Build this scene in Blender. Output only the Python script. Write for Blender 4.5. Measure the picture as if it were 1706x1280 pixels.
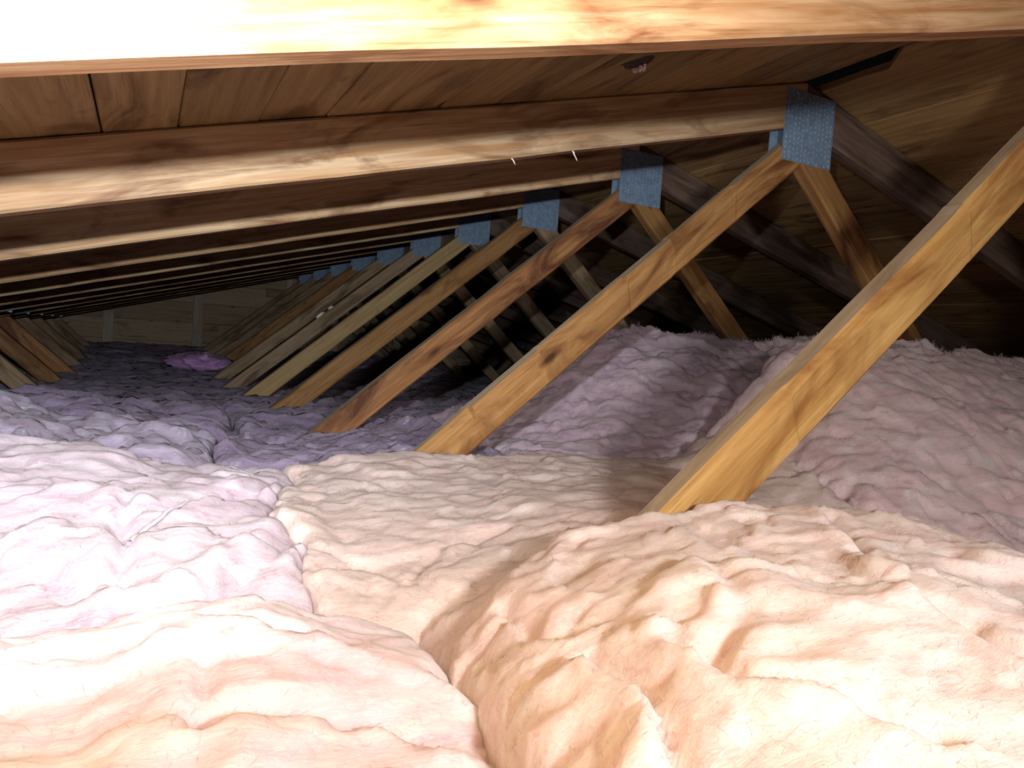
import bpy, math, random
import numpy as np
from mathutils import Vector, Matrix

for o in list(bpy.data.objects):
    bpy.data.objects.remove(o)
SC = bpy.context.scene
COL = SC.collection
Z0 = 0.70                     # height of the lens above the attic floor; truss numbers below are relative to it

# ------------------------------------------------------------------ camera, world, lights, exposure
def camera():
    yaw, pitch, roll = 0.4740266, -0.0483109, 0.0680242
    f = Vector((math.sin(yaw) * math.cos(pitch), math.cos(yaw) * math.cos(pitch), math.sin(pitch)))
    r = Vector((math.cos(yaw), -math.sin(yaw), 0))
    u = r.cross(f)
    r2 = r * math.cos(roll) + u * math.sin(roll)
    u2 = u * math.cos(roll) - r * math.sin(roll)
    cd = bpy.data.cameras.new('camera')
    cd.sensor_fit = 'HORIZONTAL'
    cd.sensor_width = 36.0
    cd.lens = 36.0 * 1204.02 / 1706.0
    cd.clip_start = 0.01
    co = bpy.data.objects.new('camera', cd)
    COL.objects.link(co)
    m = Matrix((r2, u2, -f)).transposed().to_4x4()
    m.translation = Vector((0, 0, Z0))
    co.matrix_world = m
    SC.camera = co
camera()

w = bpy.data.worlds.new('world')
SC.world = w
w.use_nodes = True
w.node_tree.nodes['Background'].inputs[0].default_value = (0.9, 0.95, 1.0, 1)
w.node_tree.nodes['Background'].inputs[1].default_value = 0.0015
SC.view_settings.view_transform = 'Standard'
SC.view_settings.look = 'None'
SC.view_settings.exposure = 0.0
SC.view_settings.gamma = 1.0
SC.view_settings.use_curve_mapping = False

def spot(name, loc, target, power, color, cone, blend, radius):
    ld = bpy.data.lights.new(name, 'SPOT')
    ld.energy = power
    ld.color = color
    ld.spot_size = math.radians(cone)
    ld.spot_blend = blend
    ld.shadow_soft_size = radius
    o = bpy.data.objects.new(name, ld)
    COL.objects.link(o)
    o.location = (loc[0], loc[1], loc[2] + Z0)
    d = Vector(target) - Vector(loc)
    o.rotation_euler = d.to_track_quat('-Z', 'Y').to_euler()
    return o
# a cool white torch held up at the left of the lens, and a warm one lower down at its right
spot('cool_torch', (-0.08, 0.06, 0.125), (-0.18, 1.20, 0.56), 90, (0.91, 0.95, 1.0), 136, 1.0, 0.012)
spot('warm_torch', (0.20, -0.48, 0.215), (0.70, 0.62, -0.18), 50, (1.0, 0.95, 0.92), 140, 1.0, 0.05)

# ------------------------------------------------------------------ helpers
def new_mesh(name, verts, faces, smooth=False):
    me = bpy.data.meshes.new(name)
    verts = np.asarray(verts, dtype=np.float32)
    me.from_pydata(verts.tolist() if len(verts) < 4000 else verts, [], faces)
    me.update()
    if smooth:
        me.shade_smooth()
    return me

def obj(name, me, mat=None, parent=None):
    o = bpy.data.objects.new(name, me)
    COL.objects.link(o)
    if mat is not None and me is not None:
        if len(me.materials) == 0:
            me.materials.append(mat)
    if parent is not None:
        o.parent = parent
    return o

def tag(o, label=None, cat=None, group=None, kind=None):
    if label: o['label'] = label
    if cat: o['category'] = cat
    if group: o['group'] = group
    if kind: o['kind'] = kind
    return o

def empty(name, loc=(0, 0, 0)):
    o = bpy.data.objects.new(name, None)
    o.empty_display_size = 0.05
    COL.objects.link(o)
    o.location = loc
    return o

def box_mesh(name, x0, x1, y0, y1, z0, z1):
    v = [(x, y, z) for x in (x0, x1) for y in (y0, y1) for z in (z0, z1)]
    f = [(0, 1, 3, 2), (4, 6, 7, 5), (0, 4, 5, 1), (2, 3, 7, 6), (0, 2, 6, 4), (1, 5, 7, 3)]
    return new_mesh(name, v, f)

# ------------------------------------------------------------------ procedural materials
def nodes_of(name):
    m = bpy.data.materials.new(name)
    m.use_nodes = True
    nt = m.node_tree
    b = nt.nodes['Principled BSDF']
    return m, nt, b

def N(nt, t, **kw):
    n = nt.nodes.new(t)
    for k, v in kw.items():
        setattr(n, k, v)
    return n

def mixrgb(nt, fac, a, b, blend='MIX'):
    n = N(nt, 'ShaderNodeMix', data_type='RGBA', blend_type=blend)
    for s, v in ((0, fac), (6, a), (7, b)):
        if isinstance(v, bpy.types.NodeSocket):
            nt.links.new(v, n.inputs[s])
        else:
            n.inputs[s].default_value = v if s == 0 else (*v, 1)
    return n.outputs[2]

def ramp(nt, fac, lo, hi):
    n = N(nt, 'ShaderNodeMapRange', clamp=True)
    n.inputs[1].default_value = lo
    n.inputs[2].default_value = hi
    nt.links.new(fac, n.inputs[0])
    return n.outputs[0]

def noise(nt, vec, scale, detail=4, rough=0.55, dist=0.0):
    n = N(nt, 'ShaderNodeTexNoise')
    n.inputs['Scale'].default_value = scale
    n.inputs['Detail'].default_value = detail
    n.inputs['Roughness'].default_value = rough
    n.inputs['Distortion'].default_value = dist
    nt.links.new(vec, n.inputs['Vector'])
    return n.outputs[0]

def coords(nt, scale, shift=True):
    tc = N(nt, 'ShaderNodeTexCoord')
    mp = N(nt, 'ShaderNodeMapping')
    mp.inputs['Scale'].default_value = scale
    if shift:
        oi = N(nt, 'ShaderNodeObjectInfo')
        mu = N(nt, 'ShaderNodeMath', operation='MULTIPLY')
        mu.inputs[1].default_value = 41.0
        nt.links.new(oi.outputs['Random'], mu.inputs[0])
        ad = N(nt, 'ShaderNodeVectorMath', operation='ADD')
        nt.links.new(tc.outputs['Object'], ad.inputs[0])
        nt.links.new(mu.outputs[0], ad.inputs[1])
        nt.links.new(ad.outputs[0], mp.inputs[0])
    else:
        nt.links.new(tc.outputs['Object'], mp.inputs[0])
    return mp.outputs[0]

def wood(name, light, mid, dark, stain=0.5, rough=0.62, white=0.0):
    """grain runs along each piece's own X axis"""
    m, nt, b = nodes_of(name)
    g = noise(nt, coords(nt, (1.6, 34, 34)), 2.2, 6, 0.6, 0.6)
    fine = noise(nt, coords(nt, (6, 240, 240)), 1.5, 3, 0.6)
    st = noise(nt, coords(nt, (1.3, 5, 5)), 2.6, 5, 0.6, 1.2)
    c = mixrgb(nt, ramp(nt, g, 0.36, 0.64), mid, light)
    c = mixrgb(nt, ramp(nt, st, 0.66 - 0.25 * stain, 0.86 - 0.25 * stain), c, dark)
    c = mixrgb(nt, ramp(nt, fine, 0.58, 0.8), c, tuple(x * 0.55 for x in mid))
    # knots
    vo = N(nt, 'ShaderNodeTexVoronoi')
    vo.inputs['Scale'].default_value = 1.0
    nt.links.new(coords(nt, (3.0, 9.0, 9.0)), vo.inputs['Vector'])
    kn = ramp(nt, vo.outputs['Distance'], 0.10, 0.035)
    c = mixrgb(nt, kn, c, tuple(x * 0.45 for x in dark))
    if white > 0:
        wn = noise(nt, coords(nt, (5, 26, 26)), 3.0, 5, 0.65)
        c = mixrgb(nt, ramp(nt, wn, 0.70, 0.82), c, (white, white * 0.93, white * 0.84))
    oi = N(nt, 'ShaderNodeObjectInfo')
    hs = N(nt, 'ShaderNodeHueSaturation')
    mr = N(nt, 'ShaderNodeMapRange')
    mr.inputs[3].default_value = 0.82
    mr.inputs[4].default_value = 1.15
    nt.links.new(oi.outputs['Random'], mr.inputs[0])
    nt.links.new(mr.outputs[0], hs.inputs['Value'])
    nt.links.new(c, hs.inputs['Color'])
    nt.links.new(hs.outputs[0], b.inputs['Base Color'])
    b.inputs['Roughness'].default_value = rough
    b.inputs['Specular IOR Level'].default_value = 0.25
    bp = N(nt, 'ShaderNodeBump')
    bp.inputs['Strength'].default_value = 0.35
    bp.inputs['Distance'].default_value = 0.002
    nt.links.new(g, bp.inputs['Height'])
    nt.links.new(bp.outputs[0], b.inputs['Normal'])
    return m

def fibreglass(name, a, b_, deep, pale=None, fleck=0.0):
    """fluffy wool: streaks and flecks in paler and deeper tones of the given tint"""
    pale = pale or tuple(min(.93, x * 1.1 + .05) for x in a)
    m, nt, b = nodes_of(name)
    big = noise(nt, coords(nt, (1, 1.5, 1.5)), 6.0, 4, 0.55, 1.2)
    mid = noise(nt, coords(nt, (9, 28, 28)), 2.0, 6, 0.7, 1.2)
    fib = noise(nt, coords(nt, (40, 260, 260)), 1.6, 4, 0.7, 1.0)
    veil = noise(nt, coords(nt, (3, 9, 9)), 1.3, 6, 0.65, 2.2)
    streak = noise(nt, coords(nt, (2.2, 16, 16)), 1.7, 5, 0.6, 1.6)
    c = mixrgb(nt, ramp(nt, big, 0.38, 0.62), a, b_)
    c = mixrgb(nt, ramp(nt, streak, 0.50, 0.68), c, deep)
    c = mixrgb(nt, ramp(nt, veil, 0.50, 0.70), c, pale)
    c = mixrgb(nt, ramp(nt, mid, 0.56, 0.78), c, tuple((x + y) / 2 for x, y in zip(deep, b_)))
    c = mixrgb(nt, ramp(nt, fib, 0.5, 0.8), c, pale)
    if fleck > 0:
        fl_ = noise(nt, coords(nt, (7, 20, 20)), 1.5, 4, 0.7, 1.0)
        c = mixrgb(nt, ramp(nt, fl_, 0.62, 0.72), c, (fleck, fleck * 1.02, fleck * 1.12))
    nt.links.new(c, b.inputs['Base Color'])
    b.inputs['Roughness'].default_value = 1.0
    b.inputs['Specular IOR Level'].default_value = 0.05
    b.inputs['Subsurface Weight'].default_value = 0.55
    b.inputs['Subsurface Radius'].default_value = (1.0, 0.8, 0.78)
    b.inputs['Subsurface Scale'].default_value = 0.028
    b.inputs['Sheen Weight'].default_value = 0.15
    b.inputs['Sheen Roughness'].default_value = 0.6
    ad = N(nt, 'ShaderNodeMath', operation='MULTIPLY_ADD')
    ad.inputs[1].default_value = 0.35
    nt.links.new(fib, ad.inputs[0])
    nt.links.new(mid, ad.inputs[2])
    bp = N(nt, 'ShaderNodeBump')
    bp.inputs['Strength'].default_value = 0.4
    bp.inputs['Distance'].default_value = 0.006
    nt.links.new(ad.outputs[0], bp.inputs['Height'])
    nt.links.new(bp.outputs[0], b.inputs['Normal'])
    return m

def steel(name, col):
    m, nt, b = nodes_of(name)
    s = noise(nt, coords(nt, (60, 60, 60)), 1.0, 4, 0.6)
    c = mixrgb(nt, ramp(nt, s, 0.35, 0.65), tuple(x * 0.7 for x in col), col)
    nt.links.new(c, b.inputs['Base Color'])
    b.inputs['Metallic'].default_value = 0.3
    b.inputs['Roughness'].default_value = 0.45
    return m

def plain(name, col, rough=0.9):
    m, nt, b = nodes_of(name)
    s = noise(nt, coords(nt, (12, 12, 12)), 1.0, 4, 0.6)
    nt.links.new(mixrgb(nt, s, tuple(x * 0.8 for x in col), tuple(min(1, x * 1.15) for x in col)), b.inputs['Base Color'])
    b.inputs['Roughness'].default_value = rough
    return m

W_GOLD = wood('golden_pine', (0.52, 0.33, 0.12), (0.38, 0.20, 0.06), (0.22, 0.09, 0.025), 0.65)
W_LIT_EDGE = wood('lit_upper_edge', (0.46, 0.38, 0.27), (0.36, 0.28, 0.18), (0.24, 0.17, 0.10), 0.5)  # torch light on the webs' upper edges, painted as a paler wood
W_TAN = wood('tan_pine', (0.42, 0.24, 0.09), (0.30, 0.14, 0.045), (0.14, 0.055, 0.02), 0.75, white=0.36)
W_RED = wood('red_brown_pine', (0.42, 0.22, 0.09), (0.28, 0.115, 0.04), (0.11, 0.04, 0.02), 0.8, white=0.42)
W_PALE = wood('pale_pine', (0.52, 0.38, 0.19), (0.40, 0.26, 0.11), (0.24, 0.13, 0.05), 0.35)
W_GREY = wood('weathered_pine', (0.40, 0.30, 0.19), (0.28, 0.19, 0.10), (0.12, 0.07, 0.035), 0.7, white=0.5)
W_STUD = wood('pale_grey_stud', (0.62, 0.56, 0.46), (0.50, 0.43, 0.33), (0.28, 0.22, 0.16), 0.5)
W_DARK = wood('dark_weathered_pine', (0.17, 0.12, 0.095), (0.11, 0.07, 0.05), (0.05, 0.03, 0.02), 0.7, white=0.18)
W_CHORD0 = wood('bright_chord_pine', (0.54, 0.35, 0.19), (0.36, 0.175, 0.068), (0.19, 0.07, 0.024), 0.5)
W_CHORD = wood('chord_pine', (0.66, 0.49, 0.30), (0.46, 0.26, 0.12), (0.15, 0.055, 0.022), 0.6)
W_BOARD = wood('roof_board_pine', (0.38, 0.25, 0.11), (0.28, 0.165, 0.065), (0.11, 0.055, 0.022), 0.6)
W_GABLE = wood('gable_board_pine', (0.55, 0.42, 0.28), (0.44, 0.32, 0.20), (0.24, 0.17, 0.10), 0.5)
STEEL = steel('galvanised_steel', (0.28, 0.41, 0.58))
STEEL_HI = steel('galvanised_teeth', (0.42, 0.54, 0.68))
KNOT = plain('knot_bark', (0.05, 0.03, 0.018))
FLUFF = plain('pale_fluff', (0.80, 0.72, 0.66))
DRYWALL = plain('grey_drywall', (0.45, 0.43, 0.40))
F_PEACH = fibreglass('warm_lit_peach_wool', (0.85, 0.73, 0.71), (0.81, 0.64, 0.62), (0.68, 0.49, 0.47), (0.92, 0.86, 0.83))  # batt tints from here on carry warm and cool light in the pink
F_LILAC = fibreglass('cool_lit_lilac_wool', (0.66, 0.56, 0.64), (0.62, 0.48, 0.56), (0.48, 0.34, 0.42), (0.82, 0.76, 0.84))
F_LILAC2 = fibreglass('pale_pink_wool', (0.83, 0.73, 0.79), (0.81, 0.64, 0.71), (0.68, 0.50, 0.57), (0.91, 0.87, 0.91))
F_TAN = fibreglass('warm_lit_tan_wool', (0.80, 0.66, 0.61), (0.74, 0.56, 0.52), (0.58, 0.41, 0.37), (0.87, 0.77, 0.73))
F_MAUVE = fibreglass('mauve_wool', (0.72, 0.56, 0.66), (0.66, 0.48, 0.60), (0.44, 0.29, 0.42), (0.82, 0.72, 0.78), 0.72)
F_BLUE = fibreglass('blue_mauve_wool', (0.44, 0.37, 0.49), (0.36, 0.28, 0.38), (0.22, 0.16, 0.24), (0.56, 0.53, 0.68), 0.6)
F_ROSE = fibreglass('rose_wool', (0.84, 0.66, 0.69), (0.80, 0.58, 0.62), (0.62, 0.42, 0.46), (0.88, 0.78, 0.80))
F_PURPLE = fibreglass('shaded_purple_wool', (0.34, 0.27, 0.40), (0.25, 0.19, 0.30), (0.13, 0.095, 0.16), (0.46, 0.39, 0.54), 0.55)  # cool, dim light of the far bays painted into the wool colour
F_MAGENTA = fibreglass('magenta_wool', (0.74, 0.42, 0.84), (0.68, 0.37, 0.78), (0.48, 0.24, 0.55))

# ------------------------------------------------------------------ truss geometry (relative to the lens)
XA, Y0, D = 1.2845, 1.1722, 0.61
ZB, ZT, S = 0.5378, 0.6339, 0.27737       # top chord underside / top at the ridge, roof slope
XL, XR = -2.35, 4.92                      # eaves ends
CH_B, CH_T = -0.70, -0.611                # bottom chord
def YK(k): return Y0 + D * k
def chord_bottom(x): return ZB - S * abs(x - XA)
def chord_top(x): return ZT - S * abs(x - XA)

def beam(name, a, b, width, yf, thick, mat, parent, cut0=0.0, cut1=0.0, rnd=None, rings=10, steps=None, jit=0.0012, ch=0.004, dust=None):
    """a plank in the X-Z plane from a to b (centre line), 'width' in plane, yf = front face,
    cut0/cut1 = how much the upper edge runs back at the ends (for mitres)"""
    rnd = rnd or random
    a = Vector((a[0], 0, a[1])); b = Vector((b[0], 0, b[1]))
    L = (b - a).length
    d = (b - a) / L
    h, t = width / 2, thick / 2
    vs, fs = [], []
    ss = [i / (rings - 1) for i in range(rings)]
    if steps:
        ext = []
        for (s, c) in steps: ext += [s - 0.0015, s + 0.0015]
        ss = sorted(ss + ext)
    def chamf(s):
        c = ch
        if steps:
            for (q, cc) in steps:
                if s >= q: c = cc
        return c
    n = len(ss)
    for i, s in enumerate(ss):
        c = chamf(s)
        j1, j2 = rnd.uniform(-jit, jit), rnd.uniform(-jit, jit)
        prof = [(-t + ch, -h), (t - ch, -h), (t, -h + ch), (t, h - ch), (t - ch, h), (-t + c, h), (-t, h - c), (-t, -h + ch)]
        for (y, z) in prof:
            sh = cut0 * (1 - s) + cut1 * s
            x = s * L + sh * (z / h)
            vs.append((x, y + (j1 if abs(y) > t * .9 else 0), z + (j2 if abs(z) > h * .8 else 0)))
    for i in range(n - 1):
        for j in range(8):
            k = (j + 1) % 8
            fs.append((i * 8 + j, (i + 1) * 8 + j, (i + 1) * 8 + k, i * 8 + k))
    fs.append(tuple(range(8)))
    fs.append(tuple((n - 1) * 8 + j for j in reversed(range(8))))
    me = new_mesh(name, vs, fs)
    o = obj(name, me, mat, parent)
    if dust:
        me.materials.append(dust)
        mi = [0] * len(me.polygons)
        for i in range(n - 1): mi[i * 8 + 4] = 1  # upper faces take the painted light colour
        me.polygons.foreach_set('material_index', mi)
    ang = math.atan2(d.z, d.x)
    o.location = (a.x, yf + t, a.z)
    o.rotation_euler = (0, -ang, 0)
    return o

plate_cache = {}
def plate_mesh(wd, ht):
    if (wd, ht) in plate_cache: return plate_cache[(wd, ht)]
    me = box_mesh('connector_plate', -wd / 2, wd / 2, -0.0016, 0, -ht / 2, ht / 2)
    me.materials.append(STEEL)
    vs, fs = [], []
    nx, nz = int(wd / 0.0125), int(ht / 0.0105)
    rnd = random.Random(3)
    for i in range(nx):
        for j in range(nz):
            if rnd.random() < 0.13: continue
            x = -wd / 2 + 0.008 + i * (wd - 0.016) / max(1, nx - 1)
            z = -ht / 2 + 0.006 + j * (ht - 0.012) / max(1, nz - 1) + (0.003 if i % 2 else 0)
            if z > ht / 2 - 0.004: continue
            q = len(vs)
            vs += [(x - 0.0012, -0.0016, z - 0.003), (x + 0.0012, -0.0016, z - 0.003), (x + 0.0012, -0.0016, z + 0.003),
                   (x - 0.0012, -0.0016, z + 0.003), (x - 0.001, -0.0040, z - 0.0026), (x + 0.001, -0.0040, z - 0.0026)]
            fs += [(q, q + 1, q + 5, q + 4), (q + 1, q + 2, q + 5), (q + 2, q + 3, q + 4, q + 5), (q + 3, q, q + 4)]
    te = new_mesh('tooth_rows', vs, fs)
    te.materials.append(STEEL_HI)
    plate_cache[(wd, ht)] = (me, te)
    return me, te

def plate(parent, x, z, wd, ht, yf, rot=0.0):
    me, te = plate_mesh(wd, ht)
    for side in (0, 1):
        o = obj('connector_plate', me, None, parent)
        o.location = (x, yf if side == 0 else yf + 0.038, z)
        o.rotation_euler = (0, -rot, math.pi if side else 0)
        t = obj('tooth_rows', te, None, o)
        t['kind'] = 'stuff'

ORD = ['nearest', 'second', 'third', 'fourth', 'fifth', 'sixth', 'seventh', 'eighth', 'ninth', 'tenth', 'eleventh']
T_LABEL = {
 -1: 'nearest wooden roof truss, glaring top chord overhead and thick golden web across the right',
  0: 'second roof truss from the camera, large dark steel plate and web with stepped edges',
  1: 'third roof truss from the camera, dark red-brown web under its blue steel plate',
  2: 'fourth roof truss from the camera, brown web between the red-brown and pale yellowish ones',
  3: 'fifth roof truss from the camera, smooth pale yellowish web among brown ones',
  4: 'sixth roof truss from the camera, spotted web with white chip on its edge',
  5: 'seventh roof truss from the camera, weathered web behind the white-chipped one',
  6: 'eighth roof truss from the camera, dull brown web under a small pale blue plate',
  7: 'ninth roof truss from the camera, thin grey web, two trusses before the gable wall ones',
  8: 'tenth roof truss from the camera, only a sliver of pale blue plate showing',
  9: 'last open roof truss before the studded gable wall',
}
WEBMAT = {-1: W_GOLD, 0: W_TAN, 1: W_RED, 2: W_TAN, 3: W_PALE, 4: W_GREY, 5: W_GREY, 6: W_TAN, 7: W_GREY, 8: W_GREY, 9: W_GREY}

def top_chord(t, side, mat, rnd):
    """mitred at the ridge"""
    co = math.cos(math.atan(S))
    wd = (ZT - ZB) * co
    zc = (ZB + ZT) / 2
    x_end = XL if side < 0 else XR
    a = (x_end, zc - S * abs(x_end - XA))
    b = (XA, zc)
    tan = S
    if side < 0:
        return beam('top_chord', a, b, wd, 0, 0.038, mat, t, cut1=wd / 2 * tan, rnd=rnd, rings=26)
    o = beam('top_chord', b, a, wd, 0, 0.038, mat, t, cut0=-wd / 2 * tan, rnd=rnd, rings=26)
    return o

WW = 0.064
def web(t, x0, z0, slope, x1, mat, rnd, c0=0.0, c1=0.0, **kw):
    z1 = z0 + slope * (x1 - x0)
    return beam('web', (x0, z0), (x1, z1), WW, 0, 0.038, mat, t, cut0=c0, cut1=c1, rnd=rnd, **kw)

def make_truss(k):
    rnd = random.Random(100 + k)
    t = empty('roof_truss', (0, YK(k), Z0))
    tag(t, T_LABEL[k], 'roof truss', 'trusses in a row along the attic')
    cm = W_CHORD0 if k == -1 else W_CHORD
    top_chord(t, -1, cm, rnd)
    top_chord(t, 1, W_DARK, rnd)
    beam('bottom_chord', (XL, (CH_B + CH_T) / 2), (XR, (CH_B + CH_T) / 2), CH_T - CH_B, 0, 0.038, W_CHORD, t, rnd=rnd, rings=6)
    wm = WEBMAT[k]
    steps = None
    if k == 0:
        steps = [(0.0, 0.006), (0.30, 0.020), (0.42, 0.006), (0.52, 0.019), (0.66, 0.007), (0.74, 0.022), (0.86, 0.006)]
    if k == -1:
        steps = [(0.0, 0.006), (0.30, 0.012), (0.5, 0.009), (0.72, 0.013)]
    wc = 0.492                                        # web centre line height at the ridge
    xe = XA - (wc - CH_T) / 0.8472 - 0.02
    # left centre web: low end first so that its length runs upward
    web(t, xe + 0.035, wc - 0.8472 * (XA - xe - 0.035), 0.8472, XA - 0.001, wm, rnd, c1=WW / 2 * 0.8472, c0=0, steps=steps, rings=18, dust=W_LIT_EDGE if k < 3 else None)
    # right centre web
    xr = XA + (wc + 0.005 - CH_T) / 0.91
    web(t, XA + 0.001, wc + 0.005, -0.91, xr - 0.03, W_TAN if k < 2 else W_GREY, rnd, c0=-WW / 2 * 0.91, rings=18)
    # outer webs
    xm = -0.615
    web(t, xm, -0.583 - 0.92 * xm - 0.0, -0.92, -0.005, {4: W_TAN, 5: W_RED}.get(k, W_GREY), rnd, c0=0.02)
    xm2 = 2 * XA - xm
    web(t, 2 * XA + 0.005, -0.583 - 0.92 * (-0.005), 0.92, xm2, W_GREY, rnd)
    plate(t, XA + 0.014, 0.531, 0.152, 0.155, 0)
    plate(t, xm + 0.01, 0.050, 0.076, 0.06, 0, math.atan(S))
    plate(t, xm2 - 0.01, 0.050, 0.076, 0.06, 0, -math.atan(S))
    return t
trusses = {k: make_truss(k) for k in range(-1, 10)}

# gable end truss with upright studs
def gable():
    k = 10
    rnd = random.Random(77)
    t = empty('gable_truss', (0, YK(k), Z0))
    tag(t, 'gable end truss with upright grey studs against the far boarded wall', 'gable truss')
    top_chord(t, -1, W_GREY, rnd)
    top_chord(t, 1, W_GREY, rnd)
    beam('bottom_chord', (XL, (CH_B + CH_T) / 2), (XR, (CH_B + CH_T) / 2), CH_T - CH_B, 0, 0.038, W_CHORD, t, rnd=rnd, rings=6)
    for x in (-0.97, -0.28, 0.44, 1.70, 2.35, 3.0):
        s = beam('gable_stud', (x, CH_T), (x, chord_bottom(x) - 0.008), 0.085, 0, 0.038, W_STUD, t, rnd=rnd, rings=8)
    # short block nailed across beside the ridge stud
    st = beam('gable_stud', (1.24, 0.35), (1.24, chord_bottom(1.24) - 0.008), 0.06, 0, 0.038, W_STUD, t, rnd=rnd, rings=6)
    b = beam('nailing_block', (1.03, 0.375), (1.33, 0.39), 0.075, -0.036, 0.034, W_GREY, t, rnd=rnd, rings=5)
    return t
gable()

# ------------------------------------------------------------------ structure: floor, roof boards, gable wall
YF, YB = -0.75, YK(10) + 0.038
fl = obj('floor', box_mesh('floor', XL, XR, YF, YB, -0.0125, 0.0), DRYWALL)
tag(fl, 'grey plasterboard under the insulation', kind='structure')

ceil = empty('ceiling', (0, 0, Z0))
tag(ceil, 'sloping roof deck of brown boards on the trusses', kind='structure')
TH = 0.019
def roof_board(x0, x1, y0, y1, side, rnd, wane=None):
    """board along Y lying on the top chords between x0 and x1 (horizontal), local X = length"""
    z0, z1 = chord_top(x0), chord_top(x1)
    wd = math.hypot(x1 - x0, z1 - z0)
    L = y1 - y0
    n = 9 if not wane else 90
    vs, fs = [], []
    e = 0.0025
    off = rnd.uniform(0, 0.0018)
    for i in range(n):
        x = L * i / (n - 1)
        jj = rnd.uniform(-0.0010, 0.0010)
        for (y, z) in ((-wd / 2 + e, 0.0 + off), (wd / 2 - e, 0.0 + off), (wd / 2 - 0.0008 + jj, 0.003), (wd / 2 - 0.0008 + jj, TH), (-wd / 2 + 0.0008 + jj, TH), (-wd / 2 + 0.0008 + jj, 0.003)):
            if wane and y > 0:
                yy = y0 + x
                q = min(max((yy - wane[0]) / 0.03, 0), 1) * min(max((wane[1] - yy) / 0.5, 0), 1)
                y -= wane[2] * q
            vs.append((x, y, z))
    for i in range(n - 1):
        for j in range(6):
            k = (j + 1) % 6
            fs.append((i * 6 + j, i * 6 + k, (i + 1) * 6 + k, (i + 1) * 6 + j))
    fs.append(tuple(reversed(range(6)))); fs.append(tuple((n - 1) * 6 + j for j in range(6)))
    o = obj('roof_board', new_mesh('roof_board', vs, fs), W_BOARD, ceil)
    xl = Vector((0, 1, 0))
    yl = Vector((x0 - x1, 0, z0 - z1)).normalized()
    zl = xl.cross(yl)
    if zl.z < 0:
        yl = -yl; zl = -zl
    m = Matrix((xl, yl, zl)).transposed().to_4x4()
    m.translation = Vector(((x0 + x1) / 2, y0, (z0 + z1) / 2)) + zl * 0.0005
    o.matrix_local = m
    return o
rnd = random.Random(5)
lefts = [1.2815, 1.19, 1.0, 0.81, 0.62, 0.43, 0.244, 0.144, 0.0335, -0.062]
x = -0.062
while x > XL + 0.1:
    x -= 0.187
    lefts.append(max(x, XL))
rights = [1.287, 1.482]
x = 1.482
while x < XR - 0.1:
    x += 0.187
    rights.append(min(x, XR))
knot_board = None
for side, xs in ((-1, lefts), (1, rights)):
    for i in range(len(xs) - 1):
        a, b = xs[i], xs[i + 1]
        j = rnd.choice([2, 3, 4, 5, 6])
        yj = YK(j) + 0.019
        o = roof_board(min(a, b), max(a, b), YF, yj - 0.001, side, rnd, (0.95, 1.7, 0.045) if side > 0 and i == 0 else None)
        if side < 0 and abs((a + b) / 2 - 0.715) < 0.08: knot_board = (o, (a + b) / 2)
        roof_board(min(a, b), max(a, b), yj + 0.001, YB + 0.02, side, rnd)

# gable wall boards, each one a piece
wall = empty('wall_back', (0, YB, Z0))
tag(wall, 'boarded gable wall at the far end of the attic', kind='structure')
z = -0.70
while z < 0.62:
    z1 = min(z + 0.185, 0.628)
    # horizontal span under the roof line
    span = min((ZT - z - 0.002) / S, 3.63)
    span1 = max(0.02, min((ZT - z1 - 0.002) / S, 3.63))
    cuts = sorted([-9.0, 9.0] + [rnd.uniform(-1.6, 3.6)])
    for (c0, c1) in zip(cuts[:-1], cuts[1:]):
        a0, a1 = max(XA - span, c0), min(XA + span, c1)
        b0, b1 = max(XA - span1, c0), min(XA + span1, c1)
        if a1 - a0 < 0.05 or b1 <= b0: continue
        dy = rnd.uniform(0, 0.003)
        xc = (a0 + a1) / 2
        vs = [(a0 + .001 - xc, dy, z + .001), (a1 - .001 - xc, dy, z + .001), (b1 - .001 - xc, dy, z1 - .002), (b0 + .001 - xc, dy, z1 - .002)]
        vs += [(q[0], 0.02, q[2]) for q in vs]
        fs = [(0, 1, 2, 3), (4, 7, 6, 5), (0, 4, 5, 1), (1, 5, 6, 2), (2, 6, 7, 3), (3, 7, 4, 0)]
        o = obj('wall_board', new_mesh('wall_board', vs, fs), W_GABLE, wall)
        o.location = (xc, 0.0, 0)
    z = z1

# ------------------------------------------------------------------ insulation
def hash2(ix, iy, seed):
    h = (ix.astype(np.int64) * 374761393 + iy.astype(np.int64) * 668265263 + seed * 982451653) & 0x7fffffff
    h = ((h ^ (h >> 13)) * 1274126177) & 0x7fffffff
    h = h ^ (h >> 16)
    return (h & 0xffff) / 65535.0
def pnoise(x, y, seed):
    ix, iy = np.floor(x), np.floor(y)
    fx, fy = x - ix, y - iy
    def g(dx, dy):
        a = hash2(ix + dx, iy + dy, seed) * 2 * np.pi
        return np.cos(a) * (fx - dx) + np.sin(a) * (fy - dy)
    u = fx ** 3 * (fx * (fx * 6 - 15) + 10)
    v = fy ** 3 * (fy * (fy * 6 - 15) + 10)
    return ((g(0, 0) * (1 - u) + g(1, 0) * u) * (1 - v) + (g(0, 1) * (1 - u) + g(1, 1) * u) * v) * 1.5
def fbm(x, y, seed, octv=4, gain=0.5):
    r, a = 0, 1.0
    for i in range(octv):
        r = r + a * pnoise(x, y, seed + i * 7)
        x, y, a = x * 2.03, y * 2.03, a * gain
    return r

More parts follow.
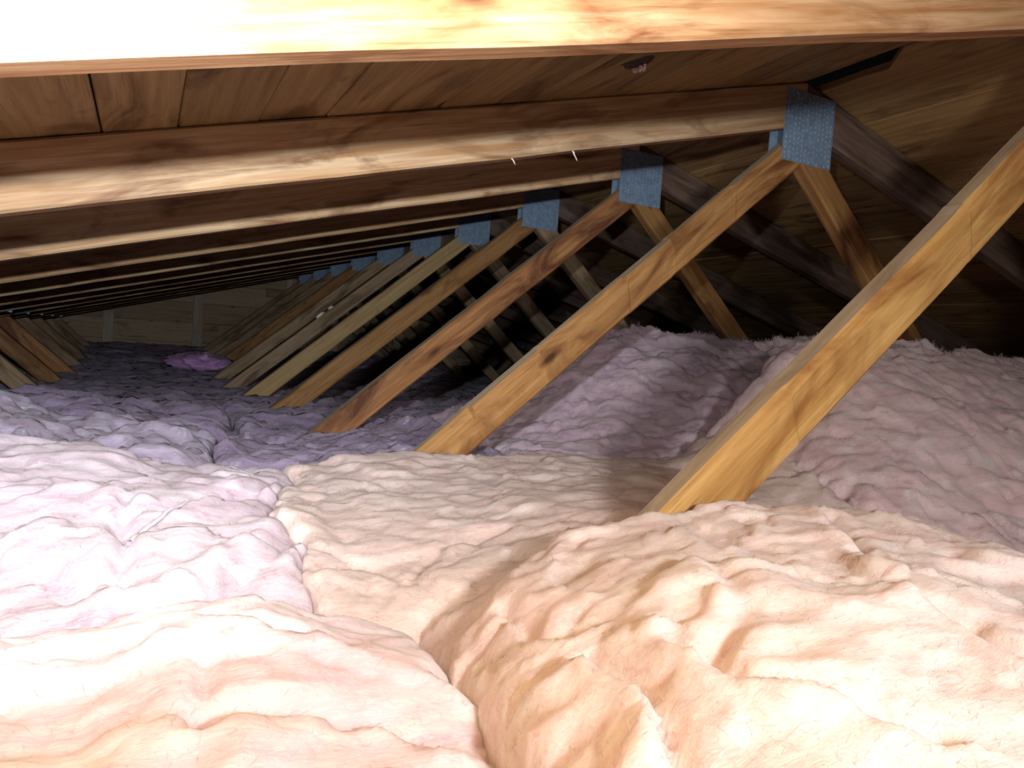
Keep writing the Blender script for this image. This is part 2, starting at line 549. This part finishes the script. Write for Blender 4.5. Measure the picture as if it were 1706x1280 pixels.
# heights of the wool above/below the lens: bay -> rows of (X, front, middle, back)
BAY = {
 -1: [(-0.6, -.24, -.23, -.225), (-0.1, -.225, -.215, -.215), (0.08, -.225, -.215, -.205), (0.14, -.23, -.225, -.225), (0.2, -.235, -.235, -.25), (0.24, -.24, -.24, -.27)],
 -1.5: [(0.16, -.19, -.20, -.26), (0.2, -.185, -.185, -.25), (0.29, -.175, -.165, -.20), (0.335, -.175, -.16, -.178), (0.411, -.175, -.158, -.159), (0.545, -.18, -.155, -.141),
        (0.7, -.19, -.165, -.150), (0.81, -.20, -.185, -.175), (0.93, -.22, -.21, -.212), (1.08, -.24, -.25, -.27), (1.5, -.25, -.26, -.27)],
 0: [(-0.7, -.23, -.20, -.185), (-0.17, -.23, -.195, -.180), (0.0, -.225, -.19, -.197), (0.14, -.235, -.195, -.215), (0.2, -.245, -.215, -.215),
     (0.34, -.215, -.215, -.190), (0.45, -.18, -.205, -.188), (0.55, -.165, -.20, -.186), (0.68, -.21, -.20, -.193), (0.9, -.27, -.205, -.212), (1.0, -.285, -.17, -.205),
     (1.1, -.29, -.13, -.13), (1.25, -.29, -.08, .03), (1.4, -.28, -.055, .08), (1.77, -.26, -.055, .09), (2.2, -.20, -.05, .08), (3.0, -.2, -.05, .05), (4.4, -.3, -.25, -.2)],
 1: [(-1.0, -.17, -.15, -.14), (-0.5, -.18, -.155, -.15), (-0.25, -.18, -.16, -.155), (-0.15, -.19, -.18, -.185), (0.0, -.205, -.205, -.22), (0.14, -.225, -.235, -.255), (0.28, -.225, -.245, -.268),
     (0.5, -.21, -.225, -.23), (0.7, -.205, -.20, -.18), (0.85, -.215, -.165, -.12), (1.0, -.21, -.11, .02), (1.19, -.205, -.06, .10), (1.41, -.19, -.04, .10), (1.74, -.17, -.03, .085),
     (1.85, -.15, -.02, .10), (2.2, -.1, .0, .12), (3.0, -.1, -.02, .05), (4.4, -.3, -.25, -.2)],
 2: [(-1.0, -.2, -.19, -.2), (-.3, -.19, -.2, -.21), (0.0, -.22, -.225, -.23), (.37, -.26, -.25, -.25), (.87, -.21, -.21, -.21), (1.3, -.16, -.18, -.18), (2.2, -.05, -.1, -.12), (4.4, -.3, -.3, -.3)],
}
def far_rows(k):
    b = {3: -.25, 4: -.265, 5: -.27, 6: -.26, 7: -.25, 8: -.225, 9: -.20, 10: -.18}[k]
    return [(-1.2, b - .02, b, b - .01), (-.4, b - .03, b - .01, b - .02), (.3, b - .01, b, b - .02), (1.0, b, b + .01, b), (2.0, b + .02, b + .04, b + .02), (4.4, -.35, -.34, -.35)]

def interp_rows(rows, X, v):
    xs = np.array([r[0] for r in rows])
    f = [np.interp(X, xs, np.array([r[i] for r in rows])) for i in (1, 2, 3)]
    # quadratic through front(0) middle(.5) back(1)
    return f[0] * (2 * (v - .5) * (v - 1)) + f[1] * (4 * v * (1 - v)) + f[2] * (2 * v * (v - .5))

def seg_dist(X, Y, pts):
    best = np.full(X.shape, 9.0); sgn = np.zeros(X.shape)
    for (x0, y0), (x1, y1) in zip(pts[:-1], pts[1:]):
        dx, dy = x1 - x0, y1 - y0
        L2 = dx * dx + dy * dy
        t = np.clip(((X - x0) * dx + (Y - y0) * dy) / L2, 0, 1)
        d = np.hypot(X - x0 - t * dx, Y - y0 - t * dy)
        s = np.sign((X - x0) * dy - (Y - y0) * dx)
        m = d < best
        best = np.where(m, d, best); sgn = np.where(m, s, sgn)
    return best, sgn

BATTS = []
def batt(k, rows, xl, xr, res, seed, mat, label, amp=1.0, folds=(), fibres=0, group='pink insulation batts across the attic floor', rad=0.045, fine=1.0, an=1.0, rag=0.010, rim=0):
    """xl, xr: functions of v (0 front .. 1 back) for the torn ends. A thick slab of wool from the floor up."""
    yf, yb = YK(k - 1) + 0.020, (YK(k) + 0.018 if k < 10 else YK(k) - 0.002)
    rs = np.random.RandomState(seed)
    nv = max(8, int((yb - yf) / res))
    v1 = np.linspace(0, 1, nv)
    l0, r0 = np.array([xl(q) for q in v1]), np.array([xr(q) for q in v1])
    nu = max(8, int((r0 - l0).mean() / res))
    u1 = np.linspace(0, 1, nu)
    U, V = np.meshgrid(u1, v1, indexing='ij')
    X = l0[None, :] * (1 - U) + r0[None, :] * U
    Y = yf + (yb - yf) * V
    Z = interp_rows(rows, X, V)
    # soft billows, torn layers lapping over each other, folds lying along the batt
    wx = fbm(X / .19, Y / .15, seed + 50, 3) * 0.5
    wy = fbm(X / .17, Y / .14, seed + 60, 3) * 0.5
    n = fbm(X / .26 + wx, Y / .20 + wy, seed, 3) * 0.018
    for i, (sx, sy, am) in enumerate(((.24, .13, .012), (.15, .09, .0075), (.10, .05, .0045))):
        t = fbm(X / sx + wx * .7, Y / (sy * an) + wy * .7, seed + 11 + i * 40, 4, .45)
        q = np.clip((t + .085) / .17, 0, 1)
        n += am * (q * q * (3 - 2 * q) - .5) + am * .8 * np.clip(t, 0, .4)
    n += fbm(X / .06 + wx, Y / .04 + wy, seed + 21, 3, .6) * 0.0042 * fine
    Z = Z + n * amp
    for (pts, depth, wdt, up) in folds:
        d, sg = seg_dist(X + 0.02 * wx, Y + 0.015 * wy, pts)
        Z = Z - depth * np.exp(-(d / wdt) ** 2) + up * np.exp(-((d - 2.2 * wdt) / (1.5 * wdt)) ** 2) * (sg > 0)
    # rounded rims
    dist = np.minimum(np.minimum(Y - yf, yb - Y), np.minimum(X - l0[None, :], r0[None, :] - X))
    ragged = fbm(X / .05, Y / .05, seed + 71, 3) * rag + np.abs(pnoise(X / .018, Y / .03, seed + 72)) * rag * .7
    q = np.clip(1 - (dist + ragged) / rad, 0, 1)
    Z = Z - rad * 0.75 * (1 - np.sqrt(np.clip(1 - q ** 2, 0, 1)))
    # tug the wool sideways so folds lean and rims go ragged
    inner = np.clip(dist / 0.03, 0, 1)
    X2 = X + (wx * 0.030 + pnoise(X / .05, Y / .05, seed + 81) * 0.007) * inner * amp
    Y2 = Y + (wy * 0.030 + pnoise(X / .045, Y / .03, seed + 91) * 0.007) * inner * amp
    X2 = np.clip(X2, l0[None, :], r0[None, :])
    Y2 = np.clip(Y2, yf, yb)
    # room for the webs that stand in the joint
    for kk in (k - 1, k):
        ym = YK(kk) + 0.019
        zs = Z
        for (zc, sl) in ((0.492 - 0.8472 * XA, 0.8472), (0.497 + 0.91 * XA, -0.91), (-0.583, -0.92)):
            dd = np.abs(X2 - (zs - zc) / sl)
            push = 0.019 * np.exp(-(dd / 0.055) ** 4)
            near = np.exp(-(np.abs(Y2 - ym) / 0.05) ** 2)
            Y2 = Y2 + push * near * (1 if kk == k - 1 else -1)
    top = np.stack([X2, Y2, Z + Z0], -1).reshape(-1, 3)
    idx = np.arange(nu * nv).reshape(nu, nv)
    faces = np.stack([idx[:-1, :-1], idx[1:, :-1], idx[1:, 1:], idx[:-1, 1:]], -1).reshape(-1, 4)
    # skirt: the rim goes down, drawn in above the chord, to the floor
    ring = np.concatenate([idx[:, 0], idx[-1, 1:], idx[-2::-1, -1], idx[0, -2:0:-1]])
    P = top[ring]
    cx, cy = X.mean(), (yf + yb) / 2
    verts = [top]; last = ring; base = nu * nv
    allf = [faces]
    for (fz, ins) in ((0.72, -0.001), (0.4, 0.003), (0.14, 0.012), (0.0, 0.024)):
        Q = P.copy()
        Q[:, 2] = np.maximum(P[:, 2] * fz, 0.001) + (rs.uniform(-.006, .006, len(Q)) if fz > .2 else 0)
        Q[:, 1] += np.where(np.abs(Q[:, 1] - yf) < .04, ins, 0) - np.where(np.abs(Q[:, 1] - yb) < .04, ins, 0)
        cur = base + np.arange(len(ring)); base += len(ring)
        verts.append(Q)
        allf.append(np.stack([last, cur, np.roll(cur, -1), np.roll(last, -1)], -1))
        last = cur
    V3 = np.concatenate(verts); F = np.concatenate(allf)
    me = bpy.data.meshes.new('insulation_batt')
    ox, oy = float((l0.mean() + r0.mean()) / 2), (yf + yb) / 2
    V3 = V3 - np.array([ox, oy, 0])
    me.vertices.add(len(V3)); me.vertices.foreach_set('co', V3.astype(np.float32).ravel())
    me.loops.add(F.size); me.loops.foreach_set('vertex_index', F.astype(np.int32).ravel())
    me.polygons.add(len(F)); me.polygons.foreach_set('loop_start', np.arange(0, F.size, 4, dtype=np.int32))
    me.update(calc_edges=True); me.validate()
    me.shade_smooth()
    o = obj('insulation_batt', me, mat)
    o.location = (ox, oy, 0)
    tag(o, label, 'insulation', group)
    if fibres:
        # stray glass fibres standing out of the wool
        gi = rs.randint(0, nu * nv, fibres)
        if rim:                        # torn wisps along the back crest
            gu = rs.randint(1, nu - 1, rim)
            clump = (pnoise(gu * res / .03, gu * 0 + .5, seed + 5) > -.05)
            gv = (nv * rs.uniform(.88, .985, rim)).astype(int)
            gi[:rim] = np.where(clump, idx[gu, gv], gi[:rim])
        T = top[gi] - np.array([ox, oy, 0])
        L = rs.uniform(.003, .009, fibres) * (1 + (rs.rand(fibres) < .04) * 1.5)
        a = rs.uniform(0, 2 * np.pi, fibres); el = rs.uniform(.05, .7, fibres)
        d1 = np.stack([np.cos(a) * np.cos(el), np.sin(a) * np.cos(el), np.sin(el)], -1)
        d2 = d1 + rs.uniform(-.7, .7, (fibres, 3)); d2[:, 2] -= .2
        wd = np.full(fibres, 0.00012)
        if rim:
            L[:rim] = np.where(clump, rs.uniform(.006, .016, rim), L[:rim]); wd[:rim] = np.where(clump, rs.uniform(.0003, .0011, rim), wd[:rim])
            el[:rim] = rs.uniform(.3, 1.3, rim)
            d1 = np.stack([np.cos(a) * np.cos(el), np.sin(a) * np.cos(el), np.sin(el)], -1)
            d2 = d1 + rs.uniform(-.6, .6, (fibres, 3))
        wv = np.stack([-np.sin(a), np.cos(a), np.zeros(fibres)], -1) * wd[:, None]
        p1 = T + d1 * (L * .5)[:, None]; p2 = p1 + d2 * (L * .5)[:, None]
        T = T - d1 * .002
        vv = np.stack([T - wv, T + wv, p1 + wv, p1 - wv, p2], 1).reshape(-1, 3)
        b0 = np.arange(fibres) * 5
        tri = np.concatenate([np.stack([b0, b0 + 1, b0 + 2], -1), np.stack([b0, b0 + 2, b0 + 3], -1), np.stack([b0 + 3, b0 + 2, b0 + 4], -1)])
        fm = bpy.data.meshes.new('loose_fibres')
        fm.from_pydata(vv.astype(np.float32), [], tri)
        fm.update()
        fo = obj('loose_fibres', fm, mat, o)
        fo['kind'] = 'stuff'
    return o

c = lambda a: (lambda v: a)
lin = lambda a, b: (lambda v: a + (b - a) * v)
# foreground bay
batt(-1, BAY[-1], c(-0.62), lin(0.155, 0.235), .0045, 11, F_LILAC2,
     'pale pinkish-white insulation batt at the lower left corner, smooth and creased', amp=.6, fibres=16000, an=1.3,
     folds=[([(0.038, 0.413), (0.083, 0.417), (0.139, 0.413), (0.162, 0.386)], 0.013, 0.0072, 0.0036),
            ([(0.039, 0.48), (0.041, 0.439), (0.035, 0.401)], 0.008, 0.0064, 0.0027),
            ([(-0.067, 0.5), (-0.038, 0.51), (0.009, 0.499)], 0.007, 0.0064, 0.0027),
            ([(0.049, 0.519), (0.084, 0.493), (0.104, 0.491)], 0.008, 0.0048, 0.0027)])
batt(-1, BAY[-1.5], lin(0.15, 0.225), c(1.45), .0042, 12, F_PEACH,
     'big torn peach-pink insulation batt filling the lower right, below the golden web', amp=.48, fibres=34000, rad=.05, an=1.5, rag=.014,
     folds=[([(0.204, 0.37), (0.252, 0.359), (0.25, 0.297), (0.218, 0.235)], 0.013, 0.0064, 0.0063),
            ([(0.391, 0.412), (0.363, 0.36), (0.342, 0.328), (0.295, 0.302)], 0.006, 0.009, 0.003),
            ([(0.443, 0.383), (0.444, 0.337), (0.467, 0.307), (0.46, 0.262), (0.448, 0.219)], 0.008, 0.0056, 0.0036),
            ([(0.632, 0.502), (0.546, 0.395), (0.516, 0.347)], 0.011, 0.0080, 0.0036),
            ([(0.255, 0.479), (0.248, 0.414), (0.261, 0.393)], 0.010, 0.0064, 0.0032),
            ([(0.292, 0.327), (0.289, 0.266), (0.319, 0.236), (0.33, 0.193)], 0.010, 0.0072, 0.0036)])
# bay between the nearest and the second truss
BATT_AT = {}
wav = lambda v: 0.12 + 0.08 * v + 0.016 * math.sin(9 * v) + 0.009 * math.sin(23 * v + 1)
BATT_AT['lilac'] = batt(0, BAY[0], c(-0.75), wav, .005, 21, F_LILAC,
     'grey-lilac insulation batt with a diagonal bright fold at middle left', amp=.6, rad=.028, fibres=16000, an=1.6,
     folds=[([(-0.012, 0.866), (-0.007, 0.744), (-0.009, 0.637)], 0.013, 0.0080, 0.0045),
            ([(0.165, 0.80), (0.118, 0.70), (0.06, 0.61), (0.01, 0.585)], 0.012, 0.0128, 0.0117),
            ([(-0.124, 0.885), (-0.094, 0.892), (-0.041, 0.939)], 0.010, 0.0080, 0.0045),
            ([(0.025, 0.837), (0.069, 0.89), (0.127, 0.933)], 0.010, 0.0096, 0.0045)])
batt(0, BAY[0], wav, lin(0.98, 1.06), .005, 22, F_TAN,
     'tan-pink flat insulation batt left of the golden web foot, in the middle', amp=.42, rad=.028, fibres=34000, an=1.8, rag=.014,
     folds=[([(0.145, 0.673), (0.204, 0.71), (0.235, 0.65), (0.287, 0.714), (0.389, 0.744)], 0.005, 0.0064, 0.0032)])
batt(0, BAY[0], lin(0.98, 1.06), c(2.9), .006, 23, F_ROSE,
     'heaped dusky rose insulation batt rising behind and right of the golden web', amp=.65, fibres=30000, rim=1400, an=1.6, rag=.018)
# next bay
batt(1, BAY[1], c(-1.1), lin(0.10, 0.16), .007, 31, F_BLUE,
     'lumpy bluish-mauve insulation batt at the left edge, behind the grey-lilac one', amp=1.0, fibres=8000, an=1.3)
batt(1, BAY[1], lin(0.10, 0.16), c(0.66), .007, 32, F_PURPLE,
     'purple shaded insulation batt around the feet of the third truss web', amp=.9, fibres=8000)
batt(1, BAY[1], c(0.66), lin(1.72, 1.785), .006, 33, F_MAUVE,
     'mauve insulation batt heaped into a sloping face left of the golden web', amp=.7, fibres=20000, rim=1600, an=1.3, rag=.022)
batt(1, BAY[1], lin(1.735, 1.80), c(3.1), .008, 34, F_ROSE,
     'rose insulation batt with ragged crest peeping out behind the golden web', amp=.8, fibres=12000, rim=1200, rag=.022)
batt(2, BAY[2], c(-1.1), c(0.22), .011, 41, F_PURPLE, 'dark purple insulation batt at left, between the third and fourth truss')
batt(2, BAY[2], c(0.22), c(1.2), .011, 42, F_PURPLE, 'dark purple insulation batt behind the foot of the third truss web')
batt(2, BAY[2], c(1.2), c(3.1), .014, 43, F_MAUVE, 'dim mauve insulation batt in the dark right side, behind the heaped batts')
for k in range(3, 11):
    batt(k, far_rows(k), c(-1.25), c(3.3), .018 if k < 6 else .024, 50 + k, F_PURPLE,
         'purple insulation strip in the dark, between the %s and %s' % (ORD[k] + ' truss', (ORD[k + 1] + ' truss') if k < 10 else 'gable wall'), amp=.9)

# knot in a roof board
if knot_board:
    o, xc = knot_board
    vs, fs = [], []
    r_ = random.Random(9)
    n = 14
    for ring, (rr, zz) in enumerate(((1.0, -.0002), (.72, -.004), (.35, -.006))):
        for i in range(n):
            a = 2 * math.pi * i / n
            q = rr * (1 + r_.uniform(-.18, .18))
            vs.append((0.034 * q * math.cos(a), 0.026 * q * math.sin(a), zz + r_.uniform(-.001, .001)))
    for rg in range(2):
        for i in range(n):
            j = (i + 1) % n
            fs.append((rg * n + i, rg * n + j, (rg + 1) * n + j, (rg + 1) * n + i))
    fs.append(tuple(2 * n + i for i in range(n)))
    kn = obj('knot', new_mesh('knot', vs, fs), KNOT, o)
    kn['label'] = 'dark ragged knot'
    kn.location = (0.967 - YF, 0.035, 0.001)
    vs, fs = [], []
    for q in range(26):                       # torn fibres around the knot and the pale tuft caught in it
        a0 = r_.uniform(0, 6.28); rr = r_.uniform(0, 0.014)
        b0 = Vector((0.004 + rr * math.cos(a0), -0.004 + rr * math.sin(a0), -0.005))
        d0 = Vector((r_.uniform(-1, 1), r_.uniform(-1, 1), r_.uniform(-1, -.1))).normalized()
        e0 = d0.orthogonal().normalized() * 0.0022
        i0 = len(vs)
        vs += [b0 - e0, b0 + e0, b0 + d0 * 0.006 + e0 * 1.4, b0 + d0 * 0.006 - e0, b0 + d0 * 0.011]
        fs += [(i0, i0 + 1, i0 + 2, i0 + 3), (i0 + 3, i0 + 2, i0 + 4)]
    tf = obj('fluff_tuft', new_mesh('fluff_tuft', vs, fs), FLUFF, o)
    tf['label'] = 'pale tuft caught in the knot'
    tf.location = kn.location

# white chip stuck on the upper edge of the sixth truss's web
r_ = random.Random(4)
def flake(name, parent, loc, size, mat, seed):
    r2 = random.Random(seed)
    vs = []
    for zz, q in ((0, 1.0), (.6, .9), (1.0, .35)):
        for i in range(7):
            a = 2 * math.pi * i / 7
            qq = q * (1 + r2.uniform(-.25, .25))
            vs.append((size[0] * qq * math.cos(a), size[1] * qq * math.sin(a), size[2] * zz))
    fs = [tuple(reversed(range(7)))]
    for g in range(2):
        for i in range(7):
            j = (i + 1) % 7
            fs.append((g * 7 + i, g * 7 + j, (g + 1) * 7 + j, (g + 1) * 7 + i))
    fs.append(tuple(range(14, 21)))
    o = obj(name, new_mesh(name, vs, fs), mat, parent)
    o.location = loc
    return o
WHITE = plain('white_chip_paint', (0.85, 0.88, 0.90), 0.5)
for xx, sz in ((0.775, (0.026, 0.013, 0.012)), (0.822, (0.016, 0.011, 0.010))):
    f_ = flake('paint_chip', trusses[4], (xx, 0.012, 0.5325 - 0.8472 * (XA - xx)), sz, WHITE, int(xx * 1000))
    f_.rotation_euler = (0, -math.atan(0.8472), 0)
    f_['label'] = 'white chip'

# wisps of white fibre hanging under the second truss's top chord
def wisp(x, ln, seed, label):
    r2 = random.Random(seed)
    vs, fs = [], []
    px, py, pz = 0.0, 0.0, 0.0005
    n = 7
    for i in range(n):
        q = i / (n - 1)
        wd = 0.0020 * (1 - q) ** .6 + 0.0004
        for k in range(4):
            a = math.pi / 2 * k + q
            vs.append((px + wd * math.cos(a), py + wd * .6 * math.sin(a), pz))
        px += r2.uniform(-.001, .003); py += r2.uniform(-.002, .001); pz -= ln / n
    for i in range(n - 1):
        for k in range(4):
            l = (k + 1) % 4
            fs.append((i * 4 + k, i * 4 + l, (i + 1) * 4 + l, (i + 1) * 4 + k))
    o = obj('fibre_wisp', new_mesh('fibre_wisp', vs, fs), FLUFF)
    o.location = (x, YK(0) + 0.008, Z0 + chord_bottom(x))
    tag(o, label, 'fibre wisp')
wisp(0.575, 0.014, 1, 'short white fibre wisp hanging under the second top chord, the left one of two')
wisp(0.700, 0.020, 2, 'thin white fibre wisp hanging under the second top chord, nearer the steel plate')

# bright loose scrap far back
def scrap():
    rs = np.random.RandomState(8)
    nu, nv = 40, 20
    U, V = np.meshgrid(np.linspace(0, 2 * np.pi, nu, endpoint=False), np.linspace(0.02, np.pi - 0.02, nv), indexing='ij')
    R = 1 + 0.35 * fbm(np.cos(U) * 1.6 + 5, np.sin(U) * 1.6 + V, 3, 3) + .12 * fbm(np.cos(U) * 5, np.sin(U) * 5 + V * 3, 9, 2)
    P = np.stack([0.17 * R * np.cos(U) * np.sin(V), 0.20 * R * np.sin(U) * np.sin(V), 0.055 * R * np.cos(V)], -1).reshape(-1, 3)
    fs = []
    for i in range(nu):
        for j in range(nv - 1):
            k = (i + 1) % nu
            fs.append((i * nv + j, i * nv + j + 1, k * nv + j + 1, k * nv + j))
    fs.append(tuple(i * nv for i in range(nu)))
    fs.append(tuple(i * nv + nv - 1 for i in reversed(range(nu))))
    o = obj('insulation_scrap', new_mesh('insulation_scrap', P, fs, True), F_MAGENTA)
    o.location = (0.31, 4.72, Z0 - 0.205)
    tag(o, 'bright magenta-pink insulation scrap lying far back on the dark purple insulation', 'insulation')
scrap()

# pale pink strand lying on the grey-lilac batt
def strand():
    b = BATT_AT['lilac']
    pts = [(-0.004, 0.742), (0.012, 0.775), (0.030, 0.815), (0.054, 0.862)]
    dg = bpy.context.evaluated_depsgraph_get()
    vs, fs = [], []
    N_ = 14
    for i in range(N_):
        t = i / (N_ - 1) * (len(pts) - 1)
        k = min(int(t), len(pts) - 2); f = t - k
        x = pts[k][0] * (1 - f) + pts[k + 1][0] * f
        y = pts[k][1] * (1 - f) + pts[k + 1][1] * f
        hit, p, nn, _ = b.ray_cast(Vector((x, y, 2)) - b.location, Vector((0, 0, -1)))
        z = p.z if hit else Z0 - .19
        for q in range(5):
            a = 2 * math.pi * q / 5
            w_ = 0.0030 * (1 - .5 * i / N_)
            vs.append((x + w_ * math.cos(a), y, z + 0.0025 + w_ * math.sin(a)))
    for i in range(N_ - 1):
        for q in range(5):
            l = (q + 1) % 5
            fs.append((i * 5 + q, i * 5 + l, (i + 1) * 5 + l, (i + 1) * 5 + q))
    o = obj('loose_strand', new_mesh('loose_strand', [Vector(v) - b.location for v in vs], fs, True), F_LILAC2, b)
    o['label'] = 'pale pink strand'
strand()

print('tris', sum(len(o.data.polygons) * 2 for o in bpy.data.objects if o.type == 'MESH'))
